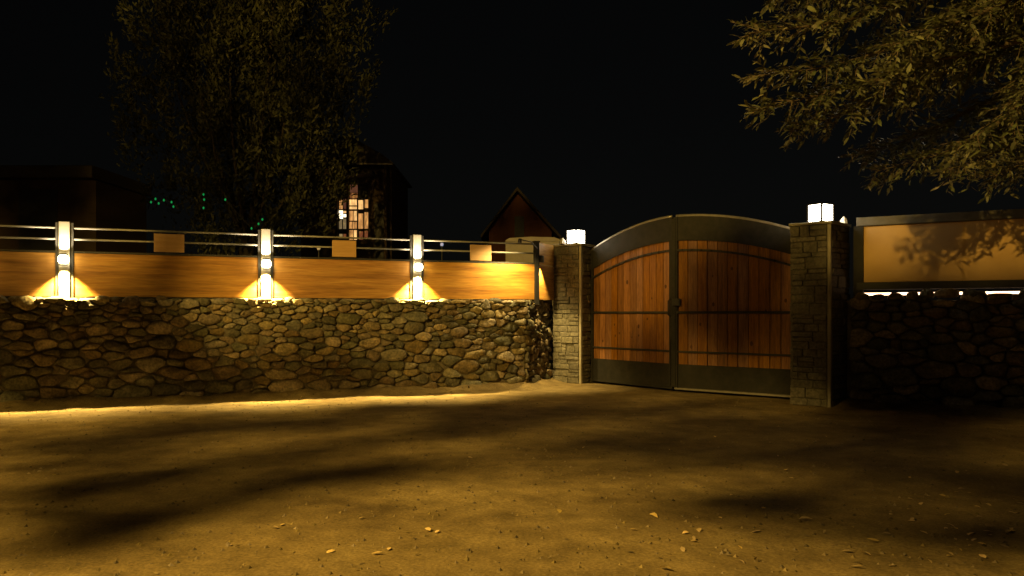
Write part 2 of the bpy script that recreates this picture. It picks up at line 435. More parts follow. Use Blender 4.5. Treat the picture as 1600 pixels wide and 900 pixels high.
for u in (.15, .45, .8, 1.1, 1.4):
    obj("cap_stone", rock_vf(WC+TB*u+NB*-.1+Z*(WTOP-.05), .15, .1, rng.uniform(.06, .1), rng, math.atan2(TB.y, TB.x)), M_STONE, wall, True)
print("STONES left", nst, ntop)

RTOP = 1.74
rlen = 5.6
wallr = empty("stone_wall", RW0.lerp(RW1, .5), "dark rubble stone wall in shadow, right of the gate", "wall")
obj("wall_core", fbox(RW0, TR, NR, -.1, rlen, -.6, -.09, -.1, RTOP-.05), M_CORE, wallr)
ex = []; nr = 0
vis_u = on_line(1600, RW0, TR)
for poly, k in cells(-.05, rlen, RTOP, rng, .13, .26, 1.9):
    vf = stone_vf(poly, RW0, TR, NR, rng, RTOP)
    if min(p[0] for p in poly) > vis_u+.3: ex.append(vf)
    else: obj("stone", vf, M_STONE, wallr, True); nr += 1
o = obj("stones_beyond", join(ex), M_STONEI, wallr, True); o["kind"] = "stuff"
u = .0
while u < rlen-.2:
    a = rng.uniform(.08, .17)
    obj("cap_stone", rock_vf(RW0+TR*(u+a)+NR*rng.uniform(-.10, -.02)+Z*(RTOP-.05+rng.choice((0, .01, .03))), a*1.05, .1, rng.uniform(.05, .16), rng, math.atan2(TR.y, TR.x)), M_STONE, wallr, True)
    u += a*rng.uniform(1.9, 2.3)
print("STONES right", nr)

# ------------------------------------------------------------------ left fence: posts, rails, wood panels, square plates
PB, PT = 1.76, 2.475
fence = empty("panel_fence", FP.lerp(FP+TA*LWLEN, .5)+Z*WTOP, "wood panel fence with two thin rails on top of the left stone wall", "fence")
gaps = [-EXT]+post_u+[corner_u]
for i, (a, b) in enumerate(zip(gaps[:-1], gaps[1:])):
    obj("panel", fbox(FP, TA, NA, a+(.10 if i else 0), b-(.10 if i < 3 else .03), -.035, 0, PB, PT, .004), M_PANEL, fence)
    obj("base_rail", fbox(FP, TA, NA, a+(.137 if i else 0), b-.137, -.06, .012, PB-.045, PB-.004), M_BLACK, fence)
    obj("top_rail", fbox(FP, TA, NA, a+(.137 if i else 0), b-(.137 if i < 3 else .06), -.05, .012, PT+.003, PT+.033), M_BLACK, fence)
    for z in (2.70, 2.885):
        obj("rail", tube([FP+TA*(a+.12 if i else a)+NA*.0+Z*z, FP+TA*(b-(.12 if i < 3 else .05))+NA*.0+Z*z], .017, 8), M_RAIL, fence, True)
for u in post_u:
    obj("post", join([fbox(FP, TA, NA, u-.13, u-.088, -.07, .022, 1.66, 2.97), fbox(FP, TA, NA, u+.088, u+.13, -.07, .022, 1.66, 2.97), fbox(FP, TA, NA, u-.088, u+.088, -.07, .02, 1.66, 2.968)]), M_BLACK, fence)
    obj("post_face", fbox(FP, TA, NA, u-.08, u+.08, .021, .05, 1.70, 2.985, .004), M_GREYP, fence)
obj("post", fbox(FP, TA, NA, corner_u-.045, corner_u+.045, -.05, .05, 1.66, 2.92), M_BLACK, fence)
obj("post_cap", fbox(FP, TA, NA, corner_u-.06, corner_u+.06, -.065, .065, 2.92, 2.95), M_BLACK, fence)
FC = FP+TA*corner_u
fbl = (Q2-QT*.70+QN*-.2-FC); fbl.z = 0
TF = fbl.normalized(); NF = V((TF.y, -TF.x, 0))
obj("panel", fbox(FC, TF, NF, .06, fbl.length-.02, -.035, 0, PB, PT, .004), M_PANEL, fence)
obj("panel", fbox(FC, TF, NF, .14, fbl.length-.02, -.035, .0, PT+.012, 2.93, .004), M_PANEL, fence)
for px, z0, z1, w_ in ((264.5, 2.53, 2.84, .48), (537.5, 2.525, 2.83, .44), (750.5, 2.52, 2.83, .44)):
    u = on_line(px, FP, TA)
    obj("square_plate", fbox(FP, TA, NA, u-w_/2, u+w_/2, .013, .04, z0, z1, .004), M_PLATE, fence)
    for s in (-1, 1):
        obj("plate_clip", fbox(FP, TA, NA, u+s*w_*.3-.02, u+s*w_*.3+.02, -.045, .012, z0+.08, z1+.02), M_BLACK, fence)

# ------------------------------------------------------------------ up-and-down wall lamps on the posts
def light(name, kind, loc, energy, col, parent, size=.03, spot=None, blend=.3, aim=None):
    d = bpy.data.lights.new(name, kind); d.energy = energy; d.color = col
    d.shadow_soft_size = size
    if kind == 'SPOT': d.spot_size = spot; d.spot_blend = blend
    o = bpy.data.objects.new(name, d); COL.objects.link(o); o.parent = parent
    o.location = V(loc)-origin(parent)
    if aim is not None:
        o.rotation_euler = (V(aim)-V(loc)).to_track_quat('-Z', 'Y').to_euler()
    return o
WARM = (1.0, .68, .20)
SL = ["glowing up-and-down lamp on the leftmost fence post", "glowing up-and-down lamp on the middle lit fence post, below the lit house window", "glowing up-and-down lamp on the lit fence post nearest the gate"]
for u, lb in zip(post_u, SL):
    c = FP+TA*u+NA*.138; zc = 2.36
    s = empty("wall_lamp", c-NA*.1+Z*zc, lb, "lamp", "lamps along the fence")
    cc = c+Z*zc
    obj("lamp_globe", lathe(cc, [(.03,-.074),(.058,-.064),(.078,-.036),(.084,0),(.078,.036),(.058,.064),(.03,.074)], 24), M_GLOBE, s, True)
    for sg in (-1, 1):
        obj("lamp_collar", lathe(cc, [(.055, sg*.0745), (.066, sg*.084), (.06, sg*.097)] if sg > 0 else [(.06, sg*.097), (.066, sg*.084), (.055, sg*.0745)], 20), M_BLACK, s, True)
    obj("bracket", fbox(c, TA, NA, -.02, .02, -.087, -.06, zc-.04, zc+.04), M_BLACK, s)
    light("down_beam", 'SPOT', cc-Z*.10, 3000, WARM, s, .03, math.radians(102), .85, cc-Z*3)
    light("up_beam", 'SPOT', cc+Z*.10, 170, (1, .78, .45), s, .03, math.radians(125), .7, cc+Z*3)

# assumed twin-head flood lamp on the corner post, added for the light pool
ff = empty("assumed_floodlight", FC+Z*2.62, "assumed small dark twin-head flood lamp added on the fence corner post beside the gate pillar", "assumed_floodlight")
obj("housing", fbox(FC, TF, NF, .05, .13, .0, .12, 2.52, 2.66, .01), M_BLACK, ff)
fa = FC+NA*.62-TA*.62+Z*2.86
obj("arm", tube([FC+NA*.05+Z*2.80, FC+NA*.3-TA*.25+Z*2.90, fa+Z*.05], .012, 6), M_BLACK, ff, True)  # arm added to carry the assumed spot clear of the panel
aim = (on_line(786, FP, TA)); aimp = FP+TA*aim+Z*2.0
dv = (aimp-fa).normalized()
obj("spot_head", tube([fa-dv*.02+Z*.05, fa+Z*.0-dv*-.015], [.03, .042], 12), M_BLACK, ff, True)
light("assumed_spot_beam", 'SPOT', fa+dv*.04, 300, (1, .70, .24), ff, .03, math.radians(125), 1.0, aimp)  # assumed source of the bright pool on the last panel
light("down_beam", 'SPOT', FC+TF*.17+NF*.10+Z*2.48, 320, WARM, ff, .03, math.radians(84), .6, FC+TF*.12+NF*.06)  # assumed second head, added to light the wall end below

# ------------------------------------------------------------------ gate pillars with coursed slabs
def pillar(corner, t, n, w_, dep, label, seed):
    """corner = front corner nearest the camera; t along the front face, n out of it; side face turns away to the right"""
    r = random.Random(seed)
    m = -n
    base = corner-t*w_/2+m*dep/2; base.z = 0
    root = empty("gate_pillar", base, label, "pillar", "gate pillars")
    obj("core", fbox(corner, t, n, -w_+.03, -.03, -dep+.03, -.03, -.05, PTOP-.01), M_MORTAR, root)
    for (o_, tt, nn, L) in ((corner-t*w_, t, n, w_-.06), (corner+m*.06, m, t, dep-.06), (corner-t*w_+m*dep, -m, -t, dep)):
        z = .0
        while z < PTOP-.03:
            h = r.choice((.07,.09,.11,.13,.16,.19))*r.uniform(.9,1.1)
            if PTOP-z-h < .09: h = PTOP-z-.005
            a = 0.0
            cuts = [0]
            while cuts[-1] < L-.12: cuts.append(min(L, cuts[-1]+r.uniform(.12, .42)))
            if cuts[-1] < L: cuts.append(L)
            if len(cuts) > 2 and cuts[-1]-cuts[-2] < .09: cuts.pop(-2)
            for a0, a1 in zip(cuts[:-1], cuts[1:]):
                pr = r.uniform(-.012, .012)
                if r.random() < .4 and h > .14:
                    hm = h*r.uniform(.4, .6)
                    for q0, q1 in ((z, z+hm), (z+hm, z+h)):
                        obj("slab", jitter(fbox(o_, tt, nn, a0+.005, a1-.005, -.045, pr, q0+.005, q1-.005, .009), r), M_SLAB, root)
                else:
                    obj("slab", jitter(fbox(o_, tt, nn, a0+.005, a1-.005, -.045, pr, z+.005, z+h-.005, .009), r), M_SLAB, root)
            z += h
    obj("corner_strip", fbox(corner, t, n, -.055, -.001, -.055, -.001, 0, PTOP-.004, .006), M_CONC, root)
    obj("cap_slab", fbox(corner, t, n, -w_-.02, .02, -dep-.02, .02, PTOP, PTOP+.045, .01), M_CONC, root)
    return root
def jitter(vf, r):
    vs, fs = vf
    return [v+V((r.uniform(-.006, .006), r.uniform(-.006, .006), r.uniform(-.007, .007))) for v in vs], fs
pillar(Q2, QT, QN, .70, .80, "stone-clad gate pillar on the left side of the gate, next to the lit fence", 11)
pillar(R2, RT, RN, .66, .80, "stone-clad gate pillar on the right side of the gate, nearer the camera", 12)

def lantern(c, yaw, label):
    r = empty("lantern", c, label, "lantern", "lanterns on the gate pillars")
    a = V((math.cos(yaw), math.sin(yaw), 0)); b = V((-a.y, a.x, 0)); hw, h = .135, .285
    obj("lantern_base", fbox(c, a, b, -hw-.01, hw+.01, -hw-.01, hw+.01, 0, .018), M_BLACK, r)
    for s1 in (-1, 1):
        for s2 in (-1, 1):
            obj("corner_bar", fbox(c, a, b, s1*hw-.015, s1*hw+.013, s2*hw-.015, s2*hw+.013, .018, h), M_BLACK, r)
    for t_, n_ in ((a, b), (a, -b), (b, a), (b, -a)):
        obj("pane", fbox(c, t_, n_, -hw+.016, hw-.016, hw-.006, hw-.001, .022, h-.004), M_LANT, r)
    obj("lantern_lid", fbox(c, a, b, -hw-.008, hw+.008, -hw-.008, hw+.008, h, h+.014), M_BLACK, r)
lz = PTOP+.045
cl = Q2-QT*.28-QN*.36; cl.z = lz
lantern(W3(900, 400, 17.05).xy.to_3d()+Z*lz, math.radians(41), "glowing square glass lantern on top of the left gate pillar")
lantern(W3(1282, 400, 12.98).xy.to_3d()+Z*lz, math.radians(30), "glowing square glass lantern on top of the right gate pillar")
def chunk(c, r_, h, seed, label):
    g_ = random.Random(seed); vs, fs = [], []
    for k_, zz in ((1, 0), (1.05, .35), (.75, .7), (.12, 1)):
        for j in range(6):
            th = 2*math.pi*(j+.3)/6; q = k_*g_.uniform(.85, 1.12)
            vs.append(c+V((math.cos(th)*r_*q, math.sin(th)*r_*q, zz*h)))
    for i in range(3):
        for j in range(6): fs.append((i*6+j, i*6+(j+1)%6, i*6+6+(j+1)%6, i*6+6+j))
    fs += [tuple(range(5, -1, -1)), tuple(range(18, 24))]
    tag(obj("white_stone", (vs, fs), M_WHITE), label, "stone")
p = W3(879, 400, 16.98); p.z = lz; chunk(p, .065, .13, 1, "small pale pointed stone beside the lantern on the left gate pillar")
p = R2+RT*-.06-RN*.70; p.z = lz; chunk(p, .06, .13, 2, "small pale pointed stone at the back corner of the right gate pillar top")

# ------------------------------------------------------------------ double gate
gate = empty("double_gate", GM, "arched double gate of brown wooden boards in a dark steel frame", "gate")
def leaf(hinge, free, seed, outward):
    r = random.Random(seed)
    t = (hinge-free); L = t.length; t = t/L
    n = V((t.y, -t.x, 0))
    if n.y > 0: n = -n
    o_ = V(free)
    q = lambda s: (s/L)**2
    wt = lambda s: 2.86-.45*q(s)
    ot = lambda s: 3.30-.49*q(s)
    bt = lambda s: 2.67-.46*q(s)
    K = 14
    ss = [.045+(L-.05)*i/K for i in range(K+1)]
    nb = 12
    w0, w1 = .09, L-.06
    bw = (w1-w0)/nb
    for i in range(nb):
        a0, a1 = w0+bw*i+.0065, w0+bw*(i+1)-.0065
        off = r.uniform(-.010, .006)
        poly = [(a0, .50), (a1, .50), (a1, wt(a1)+.03), (a0, wt(a0)+.03)]
        vs, fs = prism(o_, t, n, poly, -.035, off-.006)
        b_ = obj("board", (vs, fs), M_BOARD, gate)
        for _ in range(r.choice((0, 1, 1, 2))):
            kz = r.uniform(.8, 2.3); ka = r.uniform(a0+.05, a1-.05); kr = r.uniform(.014, .032)
            obj("knot", prism(o_, t, n, [(ka+kr*math.cos(x_*math.pi/4), kz+1.5*kr*math.sin(x_*math.pi/4)) for x_ in range(8)], off-.010, off-.0035), M_KNOT, b_)
    obj("arch_plate", strip(o_, t, n, [(s, wt(s)) for s in ss], [(s, ot(s)) for s in ss], -.03, .014), M_STEEL, gate)
    obj("arch_rim", tube([o_+t*s+Z*(ot(s)+.015)-n*.01 for s in ss], .03, 8), M_RIM, gate, True)
    obj("arch_lip", strip(o_, t, n, [(s, wt(s)-.012) for s in ss], [(s, wt(s)+.014) for s in ss], .0145, .026), M_STEEL, gate)
    obj("curved_bar", strip(o_, t, n, [(s, bt(s)-.02) for s in ss], [(s, bt(s)+.02) for s in ss], .002, .030), M_BLACK, gate)
    for i in range(nb):
        s = w0+bw*(i+.5)
        obj("stud", tube([o_+t*s+n*.030+Z*bt(s), o_+t*s+n*.041+Z*bt(s)], [.017, .009], 6), M_STEEL, gate)
    obj("kick_plate", fbox(o_, t, n, .09, L-.055, -.03, .010, .085, .525), M_STEEL, gate)
    obj("middle_bar", fbox(o_, t, n, .07, L-.055, .002, .036, 1.475, 1.52, .004), M_BLACK, gate)
    obj("lower_bar", fbox(o_, t, n, .07, L-.055, .002, .028, .745, .78, .004), M_BLACK, gate)
    obj("bottom_rail", fbox(o_, t, n, .02, L-.02, -.05, .03, .045, .084, .004), M_RIM if outward else M_STEEL, gate)
    obj("stile", fbox(o_, t, n, .006, .088, -.045, .033, .085, ot(.05)-.004), M_STEEL, gate)
    obj("stile", fbox(o_, t, n, L-.054, L-.004, -.04, .024, .085, ot(L)-.006), M_STEEL, gate)
    for z in (.65, 2.1):
        obj("hinge", tube([o_+t*(L+.012)+Z*(z-.08), o_+t*(L+.012)+Z*(z+.08)], .022, 8), M_BLACK, gate)
    return o_, t, n
o1, t1, n1 = leaf(GA, GM+(GA-GM).normalized()*.004, 5, False)
o2, t2, n2 = leaf(GB, GM+(GB-GM).normalized()*.004, 6, True)
obj("cover_strip", fbox(o2, t2, n2, -.025, .05, .034, .046, .10, 3.26), M_STEEL, gate)
obj("lock_box", fbox(o2, t2, n2, .01, .17, .047, .085, 1.62, 1.76, .008), M_BLACK, gate)
hd = obj("handle", tube([o1+t1*.055+n1*.034+Z*1.42, o1+t1*.055+n1*.09+Z*1.45, o1+t1*.055+n1*.09+Z*1.72, o1+t1*.055+n1*.034+Z*1.75], .012, 6), M_BLACK, gate, True)
obj("drop_bolt", tube([o1+t1*.05+n1*.05+Z*.12, o1+t1*.05+n1*.05+Z*1.0], .012, 6), M_BLACK, gate)

# ------------------------------------------------------------------ right panel fence with light strip
FR = RW0-NR*.20
rf = empty("panel_fence", FR+TR*1.2+Z*RTOP, "framed ochre panel fence with tree shadows on top of the right stone wall", "fence")
u0 = on_line(1349, FR, TR)
obj("top_beam", fbox(FR, TR, NR, u0-.10, rlen, -.10, .05, 2.90, 3.04, .008), M_MORTAR, rf)
obj("bottom_beam", fbox(FR, TR, NR, u0-.10, rlen, -.06, .04, 1.865, 1.985, .006), M_BLACK, rf)
obj("end_post", fbox(FR, TR, NR, u0-.145, u0-.002, -.06, .035, RTOP-.1, 2.898), M_STEEL, rf)
um = on_line(1504, FR, TR)
ps = [u0, um, um+(um-u0)*1.0, rlen]
for a, b in zip(ps[:-1], ps[1:]):
    obj("panel", fbox(FR, TR, NR, a+.003, b-.003, -.03, 0, 1.987, 2.898, .003), M_RPANEL, rf)
for a in ps[1:-1]:
    obj("joint_batten", fbox(FR, TR, NR, a-.008, a+.008, .001, .006, 1.99, 2.896), M_RPANEL, rf)
ls = tag(obj("light_strip", fbox(FR, TR, NR, u0-.02, rlen-.02, -.03, .0, 1.775, 1.815), M_LED), "glowing light strip under the right ochre panel, above the dark stones", "light strip")

# ------------------------------------------------------------------ assumed street lamp and leafy tree beside it (unseen, left of the camera, cast the dappled light)
sl = empty("assumed_street_lamp", (LAMP.x-1.4, LAMP.y-.5, 0), "assumed tall street lamp, unseen, whose yellow light falls across the yard", "street lamp")
pb = V((LAMP.x-1.4, LAMP.y-.5, 0))
obj("pole", tube([pb, pb+Z*.9, pb+Z*.92, pb+Z*7.1], [.11, .10, .07, .05], 12), M_STEEL, sl, True)
obj("arm", tube([pb+Z*6.9, pb+Z*7.25+V((.4,.15,0)), LAMP+Z*.22+V((-.2,-.08,0))], .035, 8), M_STEEL, sl, True)
obj("lamp_head", lathe(LAMP+Z*.12, [(.26, 0), (.24, .06), (.12, .14), (.04, .17)], 16), M_STEEL, sl, True)
obj("lens", lathe(LAMP+Z*.115, [(.14, -.03), (.20, -.01), (.22, .0)], 16), M_STREET, sl, True)
light("lamp_light", 'POINT', LAMP-Z*.12, 10000, (1.0, .615, .12), sl, .12)  # assumed source of the yellow light on the yard

LEAF_SHAPES = [
    [(0,0,0),(.28,.16,.03),(.62,.15,.03),(1,0,-.06),(.62,-.15,.03),(.28,-.16,.03)],
    [(0,0,0),(.25,.16,.05),(.6,.14,.02),(1,.03,-.12),(.6,-.12,.04),(.25,-.14,.05)],
    [(0,0,0),(.3,.11,.02),(.66,.10,.05),(1,-.04,.02),(.66,-.10,.04),(.3,-.12,.03)]]
LF = [(0,5,1),(1,5,4,2),(2,4,3)]
def frame(d, up):
    x = d.normalized(); y = up.cross(x)
    if y.length < 1e-4: y = V((0,1,0)).cross(x)
    y.normalize(); return x, y, x.cross(y)
def add_leaf(vs, fs, p, d, up, size, r, sh=None):
    x, y, z = frame(d, up); s = sh if sh is not None else r.randrange(3); b = len(vs)
    for a, c, e in LEAF_SHAPES[s]: vs.append(p+(x*a+y*c+z*e)*size)
    fs.extend(tuple(i+b for i in f) for f in LF)
def rvec(r):
    while True:
        v = V((r.uniform(-1,1), r.uniform(-1,1), r.uniform(-1,1)))
        if .05 < v.length < 1: return v.normalized()
def bend(pts, n=10):
    """smooth curve through points"""
    out = []
    P = [pts[0]]+list(pts)+[pts[-1]]
    for i in range(1, len(P)-2):
        for k in range(n):
            t = k/n; a, b, c, d = P[i-1], P[i], P[i+1], P[i+2]
            out.append(.5*((2*b)+(c-a)*t+(2*a-5*b+4*c-d)*t*t+(3*b-3*c+d-a)*t**3))
    out.append(P[-2]); return out

# the shading tree: unseen, its leaf clumps set on lamp rays to darken chosen spots
rs = random.Random(21)
shade = []
def G(px, py): d = CH*F/(py-HZ); return ray(px, d)
for px, py, rad in ((40,700,.9),(130,690,.9),(230,680,.8),(340,672,.7),(450,668,.6),(560,655,.6),(660,648,.5),(60,760,.7),(150,760,.6),
                    (200,820,.45),(300,795,.5),(400,775,.5),(500,757,.5),(590,742,.4),(20,830,.5),
                    (900,655,.55),(1010,650,.5),(960,735,.5),(1090,790,.42),(1160,795,.42),(1230,790,.35),(1130,715,.6),(1240,715,.7),(1340,700,.9),
                    (1330,655,.8),(1440,680,1.0),(1560,690,1.0),(1480,760,.6),(1580,790,.5),(1550,870,.5),(1440,850,.45),(40,790,.6),(110,845,.4),(30,870,.4),(180,720,.6),(760,665,.6),(870,690,.7),(700,690,.6),(1000,690,.7),(1080,665,.7),(1180,680,.6),(560,700,.5),(430,720,.5),(300,735,.6),(1330,760,.5),(1400,730,.7),(1250,850,.3)):
    shade.append((G(px+rs.uniform(-35, 35), py+rs.uniform(-12, 12)), rad*rs.uniform(.6, 1.0), rs.choice((400, 700, 1100, 1600))))
for px, py, d, rad in ((40,570,12.9,.8),(120,590,13,.8),(240,560,13.4,.55),(235,610,13.4,.6),(60,500,12.8,.6),(150,500,13,.5),(330,620,13.7,.5),(480,600,14.4,.45),(20,430,12.9,.3),(250,440,13.5,.35),
                       (1380,540,12.6,.6),(1400,600,12.5,.8),(1450,550,12.3,.65),(1480,600,12.2,.8),(1530,545,12,.65),(1560,600,12,.9),(1600,545,11.8,.65),(1640,600,11.7,.9),(1700,560,11.5,.8),(1430,640,12.2,.8),(1290,590,12.9,.5),(1260,540,13.1,.4),(1275,460,13,.35),(1280,390,13,.3),(1330,520,12.9,.4),(1250,610,13.1,.5),
                       (180,150,18.5,1.3),(230,260,18.5,1.3),(260,60,18.5,1.2),(330,200,18.5,.9),(350,310,18.3,.9),(190,330,18.5,1.0),(20,300,29,2.4),(100,300,29,2.2),(60,275,29,2.0),(780,350,33,.9),(840,340,33,.8),(610,250,26,1.2),(265,376,13.6,.3),(890,480,17,.35),(880,420,17,.3),(1150,430,14.2,.4),(1190,500,14,.5),(1100,500,14.5,.4),(1150,400,14.2,.35),(1120,470,14.3,.5),(1190,450,14,.5),(1150,530,14.2,.5),(1370,500,12.7,.4),(1420,490,12.5,.45),(1480,490,12.3,.45),(1540,490,12.1,.45),(1600,490,11.8,.45),(1420,570,12.4,.8),(1520,580,12.1,.9),(1600,580,11.8,.9),(1350,600,12.7,.7),(1360,640,12.6,.8),(20,540,12.8,.7),(90,540,12.9,.7),(170,560,13.1,.7),(30,610,12.7,.9),(160,620,13,.9),(240,520,13.4,.5),(300,590,13.6,.5),(400,610,14,.5),(560,610,14.8,.4),(1170,480,14,.5),(1100,440,14.6,.45),(1130,560,14.2,.5),(1210,420,13.8,.4),(1210,540,13.8,.5),(1080,520,14.8,.4),(1010,570,15.6,.4)):
    shade.append((W3(px, py, d), rad, 3000))
tv, tf = [], []; hubs = []
for P_, rad, dens in shade:
    s = rs.uniform(.15, .25) if dens < 2000 else rs.uniform(.21, .30)
    c = LAMP+(P_-LAMP)*s; hubs.append(c)
    rr = rad*s
    for _ in range(int(60+dens*rr*rr)):
        v = rvec(rs)*rr*rs.random()**.4*1.15
        v.y *= .8
        add_leaf(tv, tf, c+v, rvec(rs)+V((0,0,-.4)), rvec(rs), rs.uniform(.08, .12), rs)
st = empty("shading_tree", (-8.0, 2.4, 0), "unseen leafy tree beside the assumed street lamp, leaf clumps placed to shade the yard, walls and houses", "tree")
tb = V((-8.0, 2.4, 0))
st.location = tb
cen = sum(hubs, V())/len(hubs)
fork = V((tb.x, tb.y, 4.6))
obj("trunk", tube([tb-Z*.1, tb+Z*.3, tb+V((.05,.08,1.8)), fork], [.24, .17, .14, .11], 10), M_BARK, st, True)
lb_ = []
for c in hubs:
    if rs.random() < .22:
        m_ = fork.lerp(c, .55)+V((rs.uniform(-.2,.2), rs.uniform(-.2,.2), .25))
        lb_.append(tube(bend([fork, m_, c], 5), [.022]*3+[.014]*3+[.009]*2+[.006]*3, 5))
o = obj("limbs", join(lb_), M_BARK, st, True); o["kind"] = "stuff"
o = obj("foliage", (tv, tf), M_LEAF, st); o["kind"] = "stuff"

# ------------------------------------------------------------------ overhanging tree, upper right
rt = random.Random(5)
tb = V((9.6, 13.4, 0))
tree = empty("overhanging_tree", tb, "leafy tree with drooping branches hanging over the right wall", "tree")
top = V((9.1, 12.8, 5.2))
obj("trunk", tube(bend([tb-Z*.1, tb+V((-.1,-.1,2)), top], 4), [.34,.30,.28,.26,.24,.23,.22,.2,.19], 12), M_BARK, tree, True)
limbs = [
    [(1560,-120,11),(1400,-60,10.2),(1290,-8,9.8),(1195,-6,9.6)],
    [(1540,-60,10.8),(1380,15,10),(1270,40,9.6),(1165,52,9.3)],
    [(1580,-20,11),(1440,55,10.2),(1310,100,9.8),(1185,118,9.4)],
    [(1600,20,10.8),(1480,90,10.2),(1330,135,9.8),(1182,172,9.5)],
    [(1600,60,11),(1460,120,10.4),(1340,170,10),(1234,206,9.7)],
    [(1640,120,11.4),(1520,170,11.1),(1430,215,10.9),(1330,246,10.8)],
    [(1640,150,11.0),(1560,200,10.8),(1470,240,10.6),(1368,268,10.5)],
    [(1680,170,11.2),(1600,215,10.8),(1540,245,10.6),(1470,270,10.4)],
    [(1700,190,10.8),(1640,235,10.6),(1590,260,10.5),(1540,278,10.4)],
    [(1640,60,10.2),(1540,80,9.8),(1440,100,9.6),(1380,130,9.4)],
    [(1660,-40,10.2),(1560,10,9.6),(1480,40,9.4),(1400,70,9.2)],
    [(1700,100,10.2),(1620,140,9.8),(1560,190,9.6),(1500,225,9.5)],
    [(1720,30,10.0),(1640,90,9.6),(1600,150,9.5),(1575,210,9.5)],
    [(1720,180,11.4),(1660,210,11.2),(1620,248,11.1),(1590,276,11.0)],
    [(1500,-200,10.6),(1360,-140,10),(1280,-90,9.6),(1220,-60,9.5)],
    [(1760,200,10.8),(1740,260,10.6),(1710,290,10.6),(1680,310,10.5)],
    [(1760,-60,11.5),(1640,-30,11.2),(1500,20,11),(1420,60,10.8)]]
leafv, leaff = [], []; br = []; singles = []; twv = []
SMALL = [bpy.data.meshes.new("leaf") for _ in range(3)]
for i, me in enumerate(SMALL):
    me.from_pydata(LEAF_SHAPES[i], [], LF); me.materials.append(M_LEAFO)
for li, L_ in enumerate(limbs):
    pts = bend([top]+[W3(*p) for p in L_], 9)
    rad = [max(.006, .085*(1-i/len(pts))**1.5) for i in range(len(pts))]
    br.append(tube(pts, rad, 6))
    # twigs along the outer part
    N = len(pts)
    total = 0
    for i in range(8, N-1):
        a, b = pts[i], pts[i+1]
        seg = (b-a).length; cnt = max(1, int(seg/.026))
        for k in range(cnt):
            f = (i+k/cnt)/N
            p0 = a.lerp(b, k/cnt)
            d = (b-a).normalized()
            last = i > N-4
            side = rvec(rt); side -= d*side.dot(d)
            if side.length < .1: continue
            side.normalize()
            ln = rt.uniform(.30, .75)*(1.15-.7*f) if not last else rt.uniform(.16, .3)
            dd = (d*rt.uniform(.4, 1.1)+side*rt.uniform(.5, 1.0)+V((-.12, 0, -.22))).normalized()
            tp = [p0+dd*ln*q+V((0,0,-.10*ln*q*q)) for q in (0, .33, .66, 1)]
            twv.append(tube(tp, [.006, .005, .004, .002], 3, False))
            nl = max(4, int(ln/.036))
            for j in range(nl):
                q = (j+.6)/nl
                pp = p0+dd*ln*q+V((0,0,-.10*ln*q*q))
                sgn = 1 if j % 2 else -1
                sv = dd.cross(Z)
                if sv.length < .1: sv = V((1,0,0))
                sv.normalize()
                ld = (dd*.75+sv*sgn*.8+rvec(rt)*.6+V((0,0,-.12))).normalized()
                up = (Z+rvec(rt)*.7).normalized(); sz = rt.uniform(.075, .155)
                if f > .80 and len(singles) < 420 and rt.random() < .22 and li < 9:
                    singles.append((pp, ld, up, sz))
                else: add_leaf(leafv, leaff, pp, ld, up, sz, rt)
rt.shuffle(singles)
for i, (pp, ld, up, sz) in enumerate(singles):
    if i < 280:
        x, y, z = frame(ld, up)
        mw = Matrix(((x.x, y.x, z.x, pp.x), (x.y, y.y, z.y, pp.y), (x.z, y.z, z.z, pp.z), (0,0,0,1))) @ Matrix.Scale(sz, 4)
        inst("leaf", SMALL[i % 3], mw, tree)
    else: add_leaf(leafv, leaff, pp, ld, up, sz, rt)
for b_ in br: obj("branch", b_, M_BARK, tree, True)
o = obj("twigs", join(twv), M_BARK, tree); o["kind"] = "stuff"
o = obj("foliage", (leafv, leaff), M_LEAF, tree); o["kind"] = "stuff"
print("LEAVES right", len(leaff)//3, len(singles))

# ------------------------------------------------------------------ dark tree in the garden, upper left
rb = random.Random(9)
def garden_tree(base, label, spread, z0, z1, nlimb, nclump, leaves, size, skew=0):
    root = empty("garden_tree", base, label, "tree")
    lv, lf_, bs = [], [], []
    fork = base+Z*1.6
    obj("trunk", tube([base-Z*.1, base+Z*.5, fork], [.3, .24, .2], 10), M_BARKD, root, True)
    for i in range(nlimb):
        th = 2*math.pi*i/nlimb+rb.uniform(-.3, .3); rr = spread*rb.uniform(.35, .95)
        tip = V((base.x+math.cos(th)*rr+skew, base.y+math.sin(th)*rr*.8, rb.uniform(z0+(z1-z0)*.35, z1)))
        mid = fork.lerp(tip, .5)+V((math.cos(th)*.35, math.sin(th)*.35, -.3))
        pts = bend([fork, mid, tip], 8)
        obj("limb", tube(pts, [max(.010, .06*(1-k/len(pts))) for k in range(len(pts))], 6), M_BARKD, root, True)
    for c in range(nclump*nlimb):
        # upright tufts through an egg-shaped crown, thicker towards its skin
        v = rvec(rb)*rb.random()**.45
        cp = V((base.x+v.x*spread, base.y+v.y*spread*.75, z0+(z1-z0)*(.5+.5*v.z)))
        nar = 1-.35*max(0, v.z)+.1*min(0, v.z)
        cp.x = base.x+v.x*spread*nar
        up = (V((rb.gauss(0,.2)+.35*v.x, rb.gauss(0,.2)+.2*v.y, 1))).normalized(); h = rb.uniform(.5, 1.4); w_ = rb.uniform(.16, .34)
        for _ in range(leaves):
            s = rb.random(); wv = w_*(1-.75*s)
            p = cp+up*h*s+V((rb.gauss(0,wv*.6), rb.gauss(0,wv*.6), rb.gauss(0,.06)))
            add_leaf(lv, lf_, p, (up+rvec(rb)*.9), rvec(rb), size*rb.uniform(.7, 1.3), rb)
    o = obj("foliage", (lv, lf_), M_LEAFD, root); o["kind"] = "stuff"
    return root
